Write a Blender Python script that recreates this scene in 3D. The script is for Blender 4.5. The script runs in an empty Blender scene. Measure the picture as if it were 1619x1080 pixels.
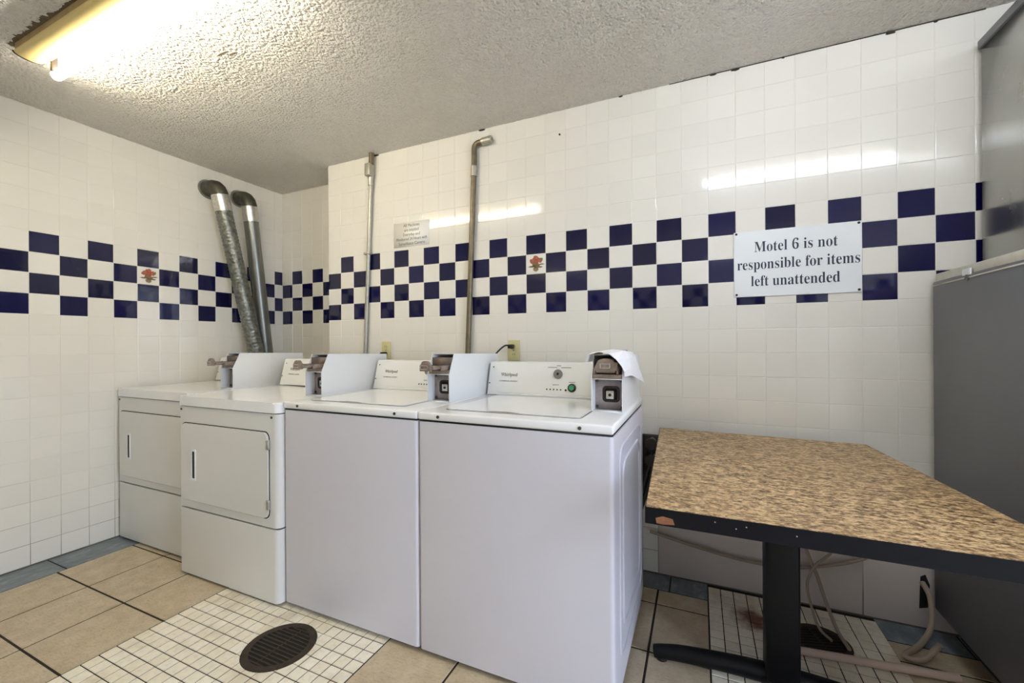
import bpy, bmesh, math, random
from mathutils import Vector, Matrix
import numpy as np
random.seed(7)

# ------------------------------------------------------------------ camera, world, light, exposure
scene = bpy.context.scene
COL = scene.collection
F_PX, CY, YAW, ROLL = 664.016, 542.357, -0.41853, -0.0062
CAM = Vector((2.2691, -2.0784, 1.0882))
fw = Vector((math.sin(YAW), math.cos(YAW), 0)); rt = Vector((math.cos(YAW), -math.sin(YAW), 0)); up = Vector((0, 0, 1))
r2 = rt*math.cos(ROLL) + up*math.sin(ROLL); u2 = up*math.cos(ROLL) - rt*math.sin(ROLL)
cam_d = bpy.data.cameras.new('camera'); cam = bpy.data.objects.new('camera', cam_d); COL.objects.link(cam)
cam_d.sensor_fit = 'HORIZONTAL'; cam_d.sensor_width = 36; cam_d.lens = F_PX/1619*36
cam_d.shift_y = (CY-540)/1619; cam_d.clip_start = 0.02
M4 = Matrix((( r2.x, u2.x, -fw.x, CAM.x), (r2.y, u2.y, -fw.y, CAM.y), (r2.z, u2.z, -fw.z, CAM.z), (0, 0, 0, 1)))
cam.matrix_world = M4
scene.camera = cam

def project(P):
    d = Vector(P) - CAM; z = d.dot(fw)
    if z < 0.05: return (-9999, -9999, 9999)
    return (809.5 + F_PX*d.dot(r2)/z, CY - F_PX*d.dot(u2)/z, z)

world = bpy.data.worlds.new('daylight'); scene.world = world; world.use_nodes = True
wb = world.node_tree.nodes['Background']
wb.inputs[0].default_value = (0.70, 0.80, 1.0, 1); wb.inputs[1].default_value = 14.0

TUBE_WARM = (1.0, 0.92, 0.745); TUBE_COOL = (0.92, 1.0, 1.15); TUBE_STR = 56.0

scene.view_settings.view_transform = 'Standard'; scene.view_settings.look = 'None'
scene.view_settings.gamma = 1.0; scene.view_settings.exposure = 0.10
scene.view_settings.use_curve_mapping = False

# room dimensions (m)
XL, XR, YB, YREC, YF, ZC = -0.760, 4.25, 0.0, 0.2388, -2.80, 2.2825
DOOR0, DOOR1, DOORZ = -2.36, -1.54, 2.03      # open doorway in the right wall, beside the viewer

# daylight enters by the open doorway behind the camera; the portal only guides sampling of the sky
pl = bpy.data.lights.new('doorway_portal', 'AREA'); pl.shape = 'RECTANGLE'; pl.size = DOOR1-DOOR0; pl.size_y = DOORZ
pl.cycles.is_portal = True
po = bpy.data.objects.new('doorway_portal', pl); COL.objects.link(po)
po.location = (XR+.05, (DOOR0+DOOR1)/2, DOORZ/2); po.rotation_euler = (math.radians(90), 0, math.radians(90))

# ------------------------------------------------------------------ materials
def srgb(r, g, b):
    f = lambda c: (c/255/12.92) if c/255 <= 0.04045 else ((c/255+0.055)/1.055)**2.4
    return (f(r), f(g), f(b), 1)
class N:
    def __init__(s, name):
        s.m = bpy.data.materials.new(name); s.m.use_nodes = True; s.t = s.m.node_tree
        s.b = s.t.nodes['Principled BSDF']
    def n(s, typ, **kw):
        x = s.t.nodes.new(typ)
        for k, v in kw.items():
            if k in x.inputs: x.inputs[k].default_value = v
            else: setattr(x, k, v)
        return x
    def l(s, a, b): s.t.links.new(a, b)
    def co(s, scale=(1,1,1), kind='Object'):
        tc = s.n('ShaderNodeTexCoord'); mp = s.n('ShaderNodeMapping'); mp.inputs['Scale'].default_value = scale
        s.l(tc.outputs[kind], mp.inputs[0]); return mp.outputs[0]
    def pos(s, scale=(1,1,1)):
        g = s.n('ShaderNodeNewGeometry'); mp = s.n('ShaderNodeMapping'); mp.inputs['Scale'].default_value = scale
        s.l(g.outputs['Position'], mp.inputs[0]); return mp.outputs[0]
    def noise(s, vec, scale, detail=4, rough=.55):
        x = s.n('ShaderNodeTexNoise'); x.inputs['Scale'].default_value = scale; x.inputs['Detail'].default_value = detail
        x.inputs['Roughness'].default_value = rough; s.l(vec, x.inputs['Vector']); return x.outputs['Fac']
    def ramp(s, fac, stops):
        x = s.n('ShaderNodeValToRGB'); e = x.color_ramp.elements
        while len(e) < len(stops): e.new(0.5)
        for q, (p, c) in zip(e, stops): q.position = p; q.color = c if len(c) == 4 else (*c, 1)
        s.l(fac, x.inputs[0]); return x.outputs[0]
    def bump(s, h, strength, dist=0.001):
        x = s.n('ShaderNodeBump'); x.inputs['Strength'].default_value = strength; x.inputs['Distance'].default_value = dist
        s.l(h, x.inputs['Height']); s.l(x.outputs[0], s.b.inputs['Normal'])
    def set(s, col=None, rough=None, metal=None, spec=None, coat=None):
        b = s.b.inputs
        if col is not None: b['Base Color'].default_value = col if len(col) == 4 else (*col, 1)
        if rough is not None: b['Roughness'].default_value = rough
        if metal is not None: b['Metallic'].default_value = metal
        if spec is not None: b['Specular IOR Level'].default_value = spec
        if coat is not None: b['Coat Weight'].default_value = coat; b['Coat Roughness'].default_value = .08
        return s
MAT = {}
def plain(name, col, rough=.5, metal=0, spec=.5, var=0.0, vs=8, coat=None):
    m = N(name).set(col, rough, metal, spec, coat)
    if var:
        f = m.noise(m.pos(), vs, 5, .6); c = col[:3]
        o = m.ramp(f, [(.3, tuple(v*(1-var) for v in c)), (.7, tuple(min(1, v*(1+var)) for v in c))])
        m.l(o, m.b.inputs['Base Color'])
    MAT[name] = m.m; return m.m

def tile_mat(name, col, var, rough):
    m = N(name).set(col, rough)
    oi = m.n('ShaderNodeObjectInfo'); c = col[:3]
    o = m.ramp(oi.outputs['Random'], [(0, tuple(v*(1-var) for v in c)), (1, tuple(min(1, v*(1+var)) for v in c))])
    m.l(o, m.b.inputs['Base Color'])
    m.bump(m.noise(m.pos(), 9, 2), .05, .01)
    MAT[name] = m.m
tile_mat('white_glaze', srgb(229, 226, 217), .02, .09)
tile_mat('blue_glaze', srgb(17, 17, 58), .25, .06)
tile_mat('base_glaze', srgb(206, 196, 190), .01, .3)
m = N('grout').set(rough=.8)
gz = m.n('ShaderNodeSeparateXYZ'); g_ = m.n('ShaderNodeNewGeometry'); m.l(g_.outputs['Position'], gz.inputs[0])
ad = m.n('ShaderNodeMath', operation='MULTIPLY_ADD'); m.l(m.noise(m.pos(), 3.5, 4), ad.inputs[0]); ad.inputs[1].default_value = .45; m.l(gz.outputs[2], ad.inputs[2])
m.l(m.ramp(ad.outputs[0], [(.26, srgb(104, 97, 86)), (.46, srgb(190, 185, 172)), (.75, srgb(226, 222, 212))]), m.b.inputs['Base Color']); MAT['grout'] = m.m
plain('floor_grout', srgb(38, 28, 19), .85, var=.2)

# big beige floor tiles: mottled, each tile a little different
m = N('beige_floor_tile').set(rough=.42)
f1 = m.noise(m.pos(), 14, 6, .65); f2 = m.noise(m.pos((1, 3, 1)), 55, 4, .7)
c1 = m.ramp(f1, [(.3, srgb(176, 160, 132)), (.55, srgb(194, 179, 152)), (.75, srgb(206, 193, 168))])
c2 = m.ramp(f2, [(.33, srgb(160, 142, 114)), (.5, (1, 1, 1, 1))])
mx = m.n('ShaderNodeMix', data_type='RGBA', blend_type='MULTIPLY'); mx.inputs['Factor'].default_value = .35
m.l(c1, mx.inputs[6]); m.l(c2, mx.inputs[7]); m.l(mx.outputs[2], m.b.inputs['Base Color'])
m.bump(f2, .12, .001); MAT['beige_floor_tile'] = m.m
m = N('slate_floor_tile').set(rough=.38)
f1 = m.noise(m.pos((1.2, .6, 1)), 16, 6, .7)
m.l(m.ramp(f1, [(.3, srgb(84, 95, 102)), (.55, srgb(116, 127, 134)), (.75, srgb(158, 166, 170))]), m.b.inputs['Base Color'])
MAT['slate_floor_tile'] = m.m
m = N('mosaic_glaze').set(rough=.4)
oi = m.n('ShaderNodeObjectInfo')
c1 = m.ramp(oi.outputs['Random'], [(0, srgb(238, 230, 208)), (1, srgb(247, 241, 224))])
f1 = m.noise(m.pos(), 60, 5, .7); c2 = m.ramp(f1, [(.35, srgb(205, 190, 165)), (.5, (1, 1, 1, 1))])
f3 = m.noise(m.pos(), 5, 3, .6); c3 = m.ramp(f3, [(.30, srgb(178, 160, 130)), (.5, (1, 1, 1, 1))])
mx = m.n('ShaderNodeMix', data_type='RGBA', blend_type='MULTIPLY'); mx.inputs['Factor'].default_value = .25
mx2 = m.n('ShaderNodeMix', data_type='RGBA', blend_type='MULTIPLY'); mx2.inputs['Factor'].default_value = .4
m.l(c1, mx.inputs[6]); m.l(c2, mx.inputs[7]); m.l(mx.outputs[2], mx2.inputs[6]); m.l(c3, mx2.inputs[7])
vd = m.n('ShaderNodeVectorMath', operation='DISTANCE'); g_ = m.n('ShaderNodeNewGeometry'); m.l(g_.outputs['Position'], vd.inputs[0]); vd.inputs[1].default_value = (2.46, -.19, 0)
ad = m.n('ShaderNodeMath', operation='MULTIPLY_ADD'); m.l(m.noise(m.pos(), 22, 4), ad.inputs[0]); ad.inputs[1].default_value = .12; m.l(vd.outputs['Value'], ad.inputs[2])
st = m.ramp(ad.outputs[0], [(.09, (1, 1, 1)), (.15, (0, 0, 0))])
mx3 = m.n('ShaderNodeMix', data_type='RGBA'); m.l(st, mx3.inputs[0]); m.l(mx2.outputs[2], mx3.inputs[6]); mx3.inputs[7].default_value = srgb(120, 74, 58)
m.l(mx3.outputs[2], m.b.inputs['Base Color']); MAT['mosaic_glaze'] = m.m

# textured plaster ceiling
m = N('textured_ceiling').set(rough=.6)
v = m.pos()
f1 = m.noise(v, 75, 3, .6); f2 = m.noise(v, 26, 2, .5)
vo = m.n('ShaderNodeTexVoronoi'); vo.inputs['Scale'].default_value = 85; m.l(v, vo.inputs['Vector'])
a = m.n('ShaderNodeMath', operation='MULTIPLY_ADD'); m.l(vo.outputs['Distance'], a.inputs[0]); a.inputs[1].default_value = -.55; m.l(f1, a.inputs[2])
a2 = m.n('ShaderNodeMath', operation='MULTIPLY_ADD'); m.l(f2, a2.inputs[0]); a2.inputs[1].default_value = .7; m.l(a.outputs[0], a2.inputs[2])
m.l(m.ramp(m.noise(v, 2.2, 4), [(.3, srgb(242, 237, 226)), (.7, srgb(250, 246, 237))]), m.b.inputs['Base Color'])
m.bump(a2.outputs[0], 1.0, .024); MAT['textured_ceiling'] = m.m

# laminate table top
m = N('speckled_laminate').set(rough=.45)
v = m.co((.5, 1.15, 1))
f1 = m.noise(v, 84, 5, .75); f2 = m.noise(v, 210, 3, .6); f3 = m.noise(v, 3.0, 2)
a = m.n('ShaderNodeMath', operation='MULTIPLY_ADD'); m.l(f2, a.inputs[0]); a.inputs[1].default_value = .55; m.l(f1, a.inputs[2])
m.l(m.ramp(a.outputs[0], [(.62, srgb(62, 45, 30)), (.71, srgb(118, 92, 62)), (.78, srgb(168, 136, 96)), (.88, srgb(212, 184, 140))]), m.b.inputs['Base Color'])
MAT['speckled_laminate'] = m.m

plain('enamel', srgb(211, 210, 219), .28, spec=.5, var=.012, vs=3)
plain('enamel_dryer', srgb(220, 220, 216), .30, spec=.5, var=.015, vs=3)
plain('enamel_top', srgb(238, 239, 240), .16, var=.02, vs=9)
plain('console_white', srgb(234, 234, 231), .38)
plain('coin_case_white', srgb(228, 229, 229), .35)
plain('recess_plate', srgb(196, 182, 180), .5, var=.12, vs=60)
plain('slide_metal', srgb(146, 132, 122), .45, .55, var=.25, vs=50)
plain('dark_metal', srgb(58, 50, 46), .5, .5)
plain('mechanism_brown', srgb(96, 84, 78), .5, .3, var=.2, vs=40)
plain('chrome', srgb(205, 203, 198), .22, 1.0)
plain('steel_screw', srgb(90, 86, 82), .35, .9)
plain('shadow_black', srgb(24, 22, 22), .7)
plain('black_rubber', srgb(26, 25, 26), .5)
plain('galvanised', srgb(176, 174, 164), .42, .75, var=.12, vs=40)
plain('dark_conduit', srgb(118, 108, 88), .42, .7, var=.2, vs=30)  # darker and browner than the galvanised conduit
plain('foil_tape', srgb(212, 210, 204), .3, .9, var=.2, vs=70)
plain('elbow_metal', srgb(92, 90, 80), .5, .75, var=.25, vs=40)
plain('cream_plastic', srgb(206, 198, 150), .4)
plain('sign_white', srgb(230, 234, 236), .3)
plain('notice_paper', srgb(244, 242, 234), .12)
plain('paper', srgb(236, 234, 234), .8)
plain('ink_navy', srgb(44, 50, 72), .6)
plain('ink_grey', srgb(120, 120, 112), .6)
plain('dial_grey', srgb(128, 128, 126), .35, .4)
plain('button_green', srgb(60, 150, 105), .3)
plain('flower_red', srgb(160, 82, 62), .3); plain('flower_pink', srgb(178, 98, 74), .3)
plain('leaf_brown', srgb(122, 102, 66), .3); plain('basket_brown', srgb(140, 118, 92), .3)
plain('table_black', srgb(13, 13, 19), .65, spec=.2, var=.15, vs=20)
plain('chip_board', srgb(142, 96, 66), .8, var=.2, vs=60)
plain('cast_black', srgb(10, 10, 13), .5, spec=.25)
plain('cabinet_grey', srgb(104, 105, 110), .42, .2, var=.06, vs=5)
plain('rim_cream', srgb(206, 202, 190), .45, var=.08, vs=30)
plain('hose_beige', srgb(158, 142, 124), .5)
plain('pvc', srgb(206, 184, 170), .4)
plain('drain_iron', srgb(52, 43, 33), .6, .35, var=.35, vs=35)
plain('drain_pit', srgb(20, 15, 11), .9)
plain('fixture_cream', srgb(222, 200, 132), .4)
plain('fixture_side', srgb(176, 152, 104), .5, var=.2, vs=20)
plain('soot', srgb(52, 46, 40), .9)
plain('smudge', srgb(112, 98, 78), .9, var=.3, vs=60)
plain('wall_paint', srgb(222, 216, 202), .6)
plain('pavement', srgb(150, 146, 140), .8, var=.1)
plain('rust', srgb(84, 52, 38), .8, var=.3, vs=40)

m = N('stainless').set(srgb(172, 172, 168), .24, 1.0)
f1 = m.noise(m.pos((1, 1, 40)), 6, 4, .6); f2 = m.noise(m.pos(), 5, 4, .6)
m.l(m.ramp(f2, [(.3, (.16, .16, .16)), (.7, (.30, .30, .30))]), m.b.inputs['Roughness']); MAT['stainless'] = m.m

m = N('foil_duct').set(srgb(150, 152, 144), .36, .85)
f1 = m.noise(m.pos(), 38, 5, .7)
m.l(m.ramp(f1, [(.3, srgb(80, 82, 76)), (.7, srgb(158, 160, 152))]), m.b.inputs['Base Color'])
m.bump(f1, .6, .006); MAT['foil_duct'] = m.m
plain('smooth_duct', srgb(126, 128, 124), .34, .8, var=.1, vs=10)

for nm, tc in (('lit_tube_warm', TUBE_WARM), ('lit_tube_cool', TUBE_COOL)):
    m = N(nm).set((1, 1, 1), .4)
    m.b.inputs['Emission Color'].default_value = (*tc, 1); m.b.inputs['Emission Strength'].default_value = TUBE_STR
    MAT[nm] = m.m

# ------------------------------------------------------------------ mesh helpers
def link(name, me, mat=None, parent=None, smooth=False, loc=None):
    o = bpy.data.objects.new(name, me); COL.objects.link(o)
    if mat is not None and not me.materials: me.materials.append(MAT[mat])
    if parent is not None: o.parent = parent
    if loc is not None: o.location = loc
    if smooth: me.polygons.foreach_set('use_smooth', [True]*len(me.polygons))
    return o
def bm_obj(name, bm, mat, parent=None, smooth=True, loc=None, angle=40):
    bmesh.ops.recalc_face_normals(bm, faces=bm.faces)
    for e in bm.edges:
        if len(e.link_faces) == 2 and e.calc_face_angle(0) > math.radians(angle): e.smooth = False
    me = bpy.data.meshes.new(name); bm.to_mesh(me); bm.free()
    return link(name, me, mat, parent, smooth, loc)
def thing(name, label, cat, loc=(0, 0, 0), rotz=0, group=None):
    o = bpy.data.objects.new(name, None); COL.objects.link(o)
    o.location = loc; o.rotation_euler = (0, 0, rotz); o.empty_display_size = .05
    return tag(o, label, cat, group)
def tag(o, label, cat=None, group=None, kind=None):
    if label: o['label'] = label
    if cat: o['category'] = cat
    if group: o['group'] = group
    if kind: o['kind'] = kind
    return o
def rbox(bm, x0, x1, y0, y1, z0, z1, r=0.0, seg=2, sel=None):
    """box added to bm, edges rounded by r; sel(edge_mid, edge_dir) chooses which edges are rounded"""
    vs = [bm.verts.new((x, y, z)) for x in (x0, x1) for y in (y0, y1) for z in (z0, z1)]
    idx = [(0,1,3,2),(4,6,7,5),(0,4,5,1),(2,3,7,6),(0,2,6,4),(1,5,7,3)]
    fs = [bm.faces.new([vs[i] for i in f]) for f in idx]
    if r > 0:
        es = list({e for f in fs for e in f.edges})
        if sel:
            es = [e for e in es if sel((e.verts[0].co+e.verts[1].co)/2, (e.verts[1].co-e.verts[0].co).normalized())]
        bmesh.ops.bevel(bm, geom=es, offset=r, segments=seg, profile=.5, affect='EDGES', clamp_overlap=True)
    return bm
def box(x0, x1, y0, y1, z0, z1, r=0.0, seg=2, sel=None): return rbox(bmesh.new(), x0, x1, y0, y1, z0, z1, r, seg, sel)
def frame_of(d):
    d = Vector(d).normalized(); a = Vector((0, 0, 1)) if abs(d.z) < .9 else Vector((1, 0, 0))
    s = d.cross(a).normalized(); return d, s, d.cross(s).normalized()
def tube(bm, pts, rad, n=12, cap=True):
    """round tube through pts; rad a number or a list"""
    pts = [Vector(p) for p in pts]; rings = []
    _, s, t = frame_of(pts[1]-pts[0]); prev = None
    for i, p in enumerate(pts):
        d = (pts[min(i+1, len(pts)-1)] - pts[max(i-1, 0)]).normalized()
        if prev is not None: s = (s - d*s.dot(d)).normalized()
        t = d.cross(s).normalized(); prev = d
        r = rad[i] if isinstance(rad, (list, tuple)) else rad
        rings.append([bm.verts.new(p + (s*math.cos(2*math.pi*k/n) + t*math.sin(2*math.pi*k/n))*r) for k in range(n)])
    for a, b in zip(rings, rings[1:]):
        for k in range(n): bm.faces.new((a[k], a[(k+1) % n], b[(k+1) % n], b[k]))
    if cap: bm.faces.new(rings[0][::-1]); bm.faces.new(rings[-1])
    return bm
def cyl(p0, p1, r, n=16, bm=None): return tube(bm or bmesh.new(), [p0, p1], r, n)
def catmull(P, k=8):
    P = [Vector(p) for p in P]; Q = [2*P[0]-P[1]] + P + [2*P[-1]-P[-2]]; out = []
    for i in range(1, len(Q)-2):
        for j in range(k):
            t = j/k; a, b, c, d = Q[i-1], Q[i], Q[i+1], Q[i+2]
            out.append(.5*((2*b) + (c-a)*t + (2*a-5*b+4*c-d)*t*t + (3*b-a-3*c+d)*t**3))
    return out + [P[-1]]
def prism(bm, prof, axis, a, b):
    """closed profile extruded from a to b along axis ('x': prof=(y,z); 'y': prof=(x,z); 'z': prof=(x,y))"""
    def mk(u, v, w): return {'x': (w, u, v), 'y': (u, w, v), 'z': (u, v, w)}[axis]
    A = [bm.verts.new(mk(u, v, a)) for u, v in prof]; B = [bm.verts.new(mk(u, v, b)) for u, v in prof]
    n = len(prof)
    for i in range(n): bm.faces.new((A[i], A[(i+1) % n], B[(i+1) % n], B[i]))
    bm.faces.new(A[::-1]); bm.faces.new(B); return bm
def rrect(u0, u1, v0, v1, r, n=5):
    out = []
    for cu, cv, a0 in ((u1-r, v1-r, 0), (u0+r, v1-r, 90), (u0+r, v0+r, 180), (u1-r, v0+r, 270)):
        for k in range(n+1):
            a = math.radians(a0 + 90*k/n); out.append((cu + r*math.cos(a), cv + r*math.sin(a)))
    return out
def ring_prism(bm, outer, inner, axis, a, b):
    def mk(u, v, w): return {'x': (w, u, v), 'y': (u, w, v), 'z': (u, v, w)}[axis]
    n = len(outer); R = [[bm.verts.new(mk(u, v, w)) for u, v in p] for p, w in ((outer, a), (outer, b), (inner, b), (inner, a))]
    for i in range(4):
        A, B = R[i], R[(i+1) % 4]
        for k in range(n): bm.faces.new((A[k], A[(k+1) % n], B[(k+1) % n], B[k]))
    return bm
def text_mesh(name, body, size, mat, parent, origin, xdir, ydir, width=None, align='CENTER', bold=0.0, depth=.0006, spacing=1.0):
    """flat lettering; origin = anchor of the baseline, xdir/ydir = writing and up direction"""
    cu = bpy.data.curves.new(name, 'FONT'); cu.body = body; cu.size = size; cu.align_x = align; cu.extrude = depth/2; cu.offset = bold
    cu.space_character = spacing; cu.resolution_u = 3
    to = bpy.data.objects.new(name, cu); COL.objects.link(to)
    bpy.context.view_layer.update()
    me = bpy.data.meshes.new_from_object(to.evaluated_get(bpy.context.evaluated_depsgraph_get()))
    bpy.data.objects.remove(to); bpy.data.curves.remove(cu)
    co = np.empty(len(me.vertices)*3); me.vertices.foreach_get('co', co); co = co.reshape(-1, 3)
    if width and len(co):
        k = width/max(1e-6, co[:, 0].max()-co[:, 0].min()); co[:, 0] *= k
    X, Y = Vector(xdir).normalized(), Vector(ydir).normalized(); Z = X.cross(Y)
    R = np.array([X, Y, Z]); out = co @ R + np.array(origin)
    me.vertices.foreach_set('co', out.ravel()); me.materials.clear(); me.materials.append(MAT[mat])
    return link(name, me, None, parent)
def serif(s):
    """mathematical bold serif letters of the built-in typeface"""
    o = ''
    for ch in s:
        if 'a' <= ch <= 'z': o += chr(0x1D41A + ord(ch)-97)
        elif 'A' <= ch <= 'Z': o += chr(0x1D400 + ord(ch)-65)
        elif '0' <= ch <= '9': o += chr(0x1D7CE + ord(ch)-48)
        else: o += ch
    return o

# ------------------------------------------------------------------ the room
TW, TH, Z0 = 0.11, 0.10353, 1.2463          # wall tile pitch and lower edge of the chequered band
GAP = 0.0020
def tile_mesh(w, h, name, d=.005):
    """one glazed tile in the XZ plane, face at y=0 looking to -Y, with a rounded rim"""
    w2, h2 = w/2-GAP/2, h/2-GAP/2
    rings = [(0, d), (0, .0011), (.0005, .0003), (.0013, 0)]
    v = []; f = []
    for ins, y in rings:
        a, b = w2-ins, h2-ins; v += [(-a, y, -b), (a, y, -b), (a, y, b), (-a, y, b)]
    for r in range(3):
        for k in range(4):
            f.append((r*4+k, r*4+(k+1) % 4, r*4+4+(k+1) % 4, r*4+4+k))
    f.append((12, 13, 14, 15))
    me = bpy.data.meshes.new(name); me.from_pydata(v, [], f); me.update(); return me
TILE_CACHE = {}
def get_tile(w, h, kind):
    k = (round(w, 4), round(h, 4), kind)
    if k not in TILE_CACHE:
        me = tile_mesh(w, h, kind); me.materials.append(MAT['blue_glaze' if kind == 'blue_tile' else 'white_glaze']); TILE_CACHE[k] = me
    return TILE_CACHE[k]
def hidden(c):
    """tiles that stand wholly behind the machines or the cabinets as seen in the photograph"""
    x, y, z = project(c)
    return (x < 1005 and x > 200 and y > 640) or (x > 1480 and y > 450) or (x > 1560) or (190 < x and y > 850 and x < 1005)
def inframe(c):
    x, y, z = project(c); return -30 < x < 1650 and -30 < y < 1110 and not hidden(c)
FLOWER_AT = []
def tile_wall(parent, u_edges, to_world, rot, blue, flower_cols):
    """u_edges: column boundaries; to_world(u, z) -> point; blue(col, row) -> bool; row 0 = lowest band row"""
    rows = []
    k = -13
    while Z0 + k*TH < ZC-.004:
        a, b = max(Z0+k*TH, 0.0), min(Z0+(k+1)*TH, ZC)
        if b-a > .012: rows.append((k, a, b))
        k += 1
    white = []
    for c, (ua, ub) in u_edges:
        if ub-ua < .012: continue
        for k, a, b in rows:
            P = to_world((ua+ub)/2, (a+b)/2)
            if parent is wall_back and ua > 2.0 and k < -9: continue
            isb = 0 <= k < 4 and blue(c, k)
            white.append((P, ub-ua, b-a, isb, c, k))
    def area(t):
        return t[1]*t[2]/max(.3, project(t[0])[2])**2
    seen = sorted([t for t in white if inframe(t[0])], key=area, reverse=True)
    blues = [t for t in seen if t[3]]; whites = [t for t in seen if not t[3]][:300]
    keep = set(id(t) for t in blues+whites)
    for t in blues+whites:
        P, w, h, isb, c, k = t
        kind = 'blue_tile' if isb else 'white_tile'
        o = link(kind, get_tile(w, h, kind), None, parent, loc=P)
        o.rotation_euler = (random.gauss(0, .0011), random.gauss(0, .0006), rot + random.gauss(0, .0011))
        if c in flower_cols and k == 2: FLOWER_AT.append((o, P, rot))
    rest = {False: ([], []), True: ([], [])}
    for t in white:
        if id(t) in keep: continue
        P, w, h, isb, c, k = t; V, Fc = rest[isb]; me = get_tile(w, h, 'blue_tile' if isb else 'white_tile')
        R = Matrix.Rotation(rot, 3, 'Z'); n0 = len(V)
        V += [tuple(R @ v.co + Vector(P)) for v in me.vertices]; Fc += [tuple(i+n0 for i in p.vertices) for p in me.polygons]
    for isb, (V, Fc) in rest.items():
        if V:
            me = bpy.data.meshes.new('distant_tiles'); me.from_pydata(V, [], Fc); me.update()
            o = link('remaining_blue_tiles' if isb else 'remaining_white_tiles', me, 'blue_glaze' if isb else 'white_glaze', parent)
            o['kind'] = 'stuff'

def structure(name, bm, mat, label): return tag(bm_obj(name, bm, mat, smooth=False), label, kind='structure')
G = .0012   # grout lies this far behind the tile faces
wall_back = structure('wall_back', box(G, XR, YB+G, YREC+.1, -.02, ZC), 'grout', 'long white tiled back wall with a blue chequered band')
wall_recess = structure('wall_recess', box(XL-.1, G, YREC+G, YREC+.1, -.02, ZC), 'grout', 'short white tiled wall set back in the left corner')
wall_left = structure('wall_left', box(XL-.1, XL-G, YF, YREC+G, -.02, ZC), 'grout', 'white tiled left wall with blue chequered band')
ncol = int(XR/TW)+1
# band rows count from below: the rows alternate, blue where column+row is even (back wall) or odd (left wall)
tile_wall(wall_back, [(c, (c*TW, min((c+1)*TW, XR))) for c in range(ncol)], lambda u, z: (u, YB, z), 0, lambda c, k: (c+k) % 2 == 0, {1, 13})
for a_, b_ in ((2.09-.001, 2.857), (2.857, 3.52), (3.52, XR)):
    o = bm_obj('base_panel', box(a_+.0015, b_-.0015, YB, YB+.006, .004, Z0-9*TH-.0015, .0015, 2), 'base_glaze', wall_back)
LY = -1.1497
tile_wall(wall_left, [(c, (max(LY+c*TW, YF), min(LY+(c+1)*TW, YREC))) for c in range(-15, 13)], lambda u, z: (XL, u, z), math.pi/2, lambda c, k: (c+k) % 2 == 1, {4})
tile_wall(wall_recess, [(c, (XL+c*TW, min(XL+(c+1)*TW, 0))) for c in range(7)], lambda u, z: (u, YREC, z), 0, lambda c, k: (c+k) % 2 == 0, set())

def blob(bm, cx, cz, rx, rz, seed, y=-.0004, n=14, jag=.18):
    rnd = random.Random(seed)
    c = bm.verts.new((cx, y, cz))
    vs = [bm.verts.new((cx + rx*math.cos(2*math.pi*k/n)*(1+rnd.uniform(-jag, jag)), y, cz + rz*math.sin(2*math.pi*k/n)*(1+rnd.uniform(-jag, jag)))) for k in range(n)]
    for k in range(n): bm.faces.new((c, vs[k], vs[(k+1) % n]))
for i, (o, P, rot) in enumerate(FLOWER_AT):
    FS = 1.3
    b = bmesh.new()
    for q, (x, z, r) in enumerate([(0, .022, .012), (-.014, .012, .012), (.016, .013, .011), (.002, .004, .010)]): blob(b, x*FS, z*FS, r*FS, r*FS, q+i, jag=.3)
    bm_obj('flower_print', b, 'flower_red', o, smooth=False)
    b = bmesh.new()
    for q, (x, z, r) in enumerate([(.003, .024, .005), (-.012, .015, .005), (.013, .011, .005), (0, .010, .004)]): blob(b, x*FS, z*FS, r*FS, r*FS, q+9, -.0006)
    bm_obj('petal_print', b, 'flower_pink', o, smooth=False)
    b = bmesh.new()
    for q, (x, z, rx, rz) in enumerate([(-.018, -.010, .014, .0035), (.022, -.003, .014, .003), (.014, -.013, .012, .004), (0, -.008, .013, .009), (-.008, -.002, .006, .008), (.025, .016, .005, .006)]): blob(b, x*FS, z*FS, rx*FS, rz*FS, q+20, -.0005, jag=.35)
    bm_obj('leaf_print', b, 'leaf_brown', o, smooth=False)
    b = bmesh.new(); blob(b, 0, -.028, .016, .013, 31, -.0005, jag=.08); bm_obj('basket_print', b, 'basket_brown', o, smooth=False)

# other walls, floor slab, ceiling
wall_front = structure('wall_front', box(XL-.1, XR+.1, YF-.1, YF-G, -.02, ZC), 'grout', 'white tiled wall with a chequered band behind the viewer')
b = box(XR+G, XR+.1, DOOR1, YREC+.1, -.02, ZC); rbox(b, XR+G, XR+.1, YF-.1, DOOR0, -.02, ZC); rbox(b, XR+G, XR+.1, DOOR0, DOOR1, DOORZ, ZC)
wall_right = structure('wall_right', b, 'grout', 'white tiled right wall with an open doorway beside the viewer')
tile_wall(wall_front, [(c, (XL+c*TW, min(XL+(c+1)*TW, XR))) for c in range(int((XR-XL)/TW)+1)], lambda u, z: (u, YF, z), math.pi, lambda c, k: (c+k) % 2 == 0, set())
tile_wall(wall_right, [(c, (DOOR1+c*TW, min(DOOR1+(c+1)*TW, 0))) for c in range(int((0-DOOR1)/TW)+1)], lambda u, z: (XR, u, z), -math.pi/2, lambda c, k: (c+k) % 2 == 0, set())
ceiling = structure('ceiling', box(XL-.1, XR+.1, YF-.12, YREC+.1, ZC, ZC+.1), 'textured_ceiling', 'rough textured off-white plaster ceiling')
floor = structure('floor', box(XL-.1, XR+.1, YF-.12, YREC+.1, -.06, -.0025), 'floor_grout', 'beige tile floor with dark grout and white mosaic round the drains')
structure('ground_outside', box(XR+.1, 14, -12, 8, -.12, -.03), 'pavement', 'pavement outside the doorway')

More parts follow.
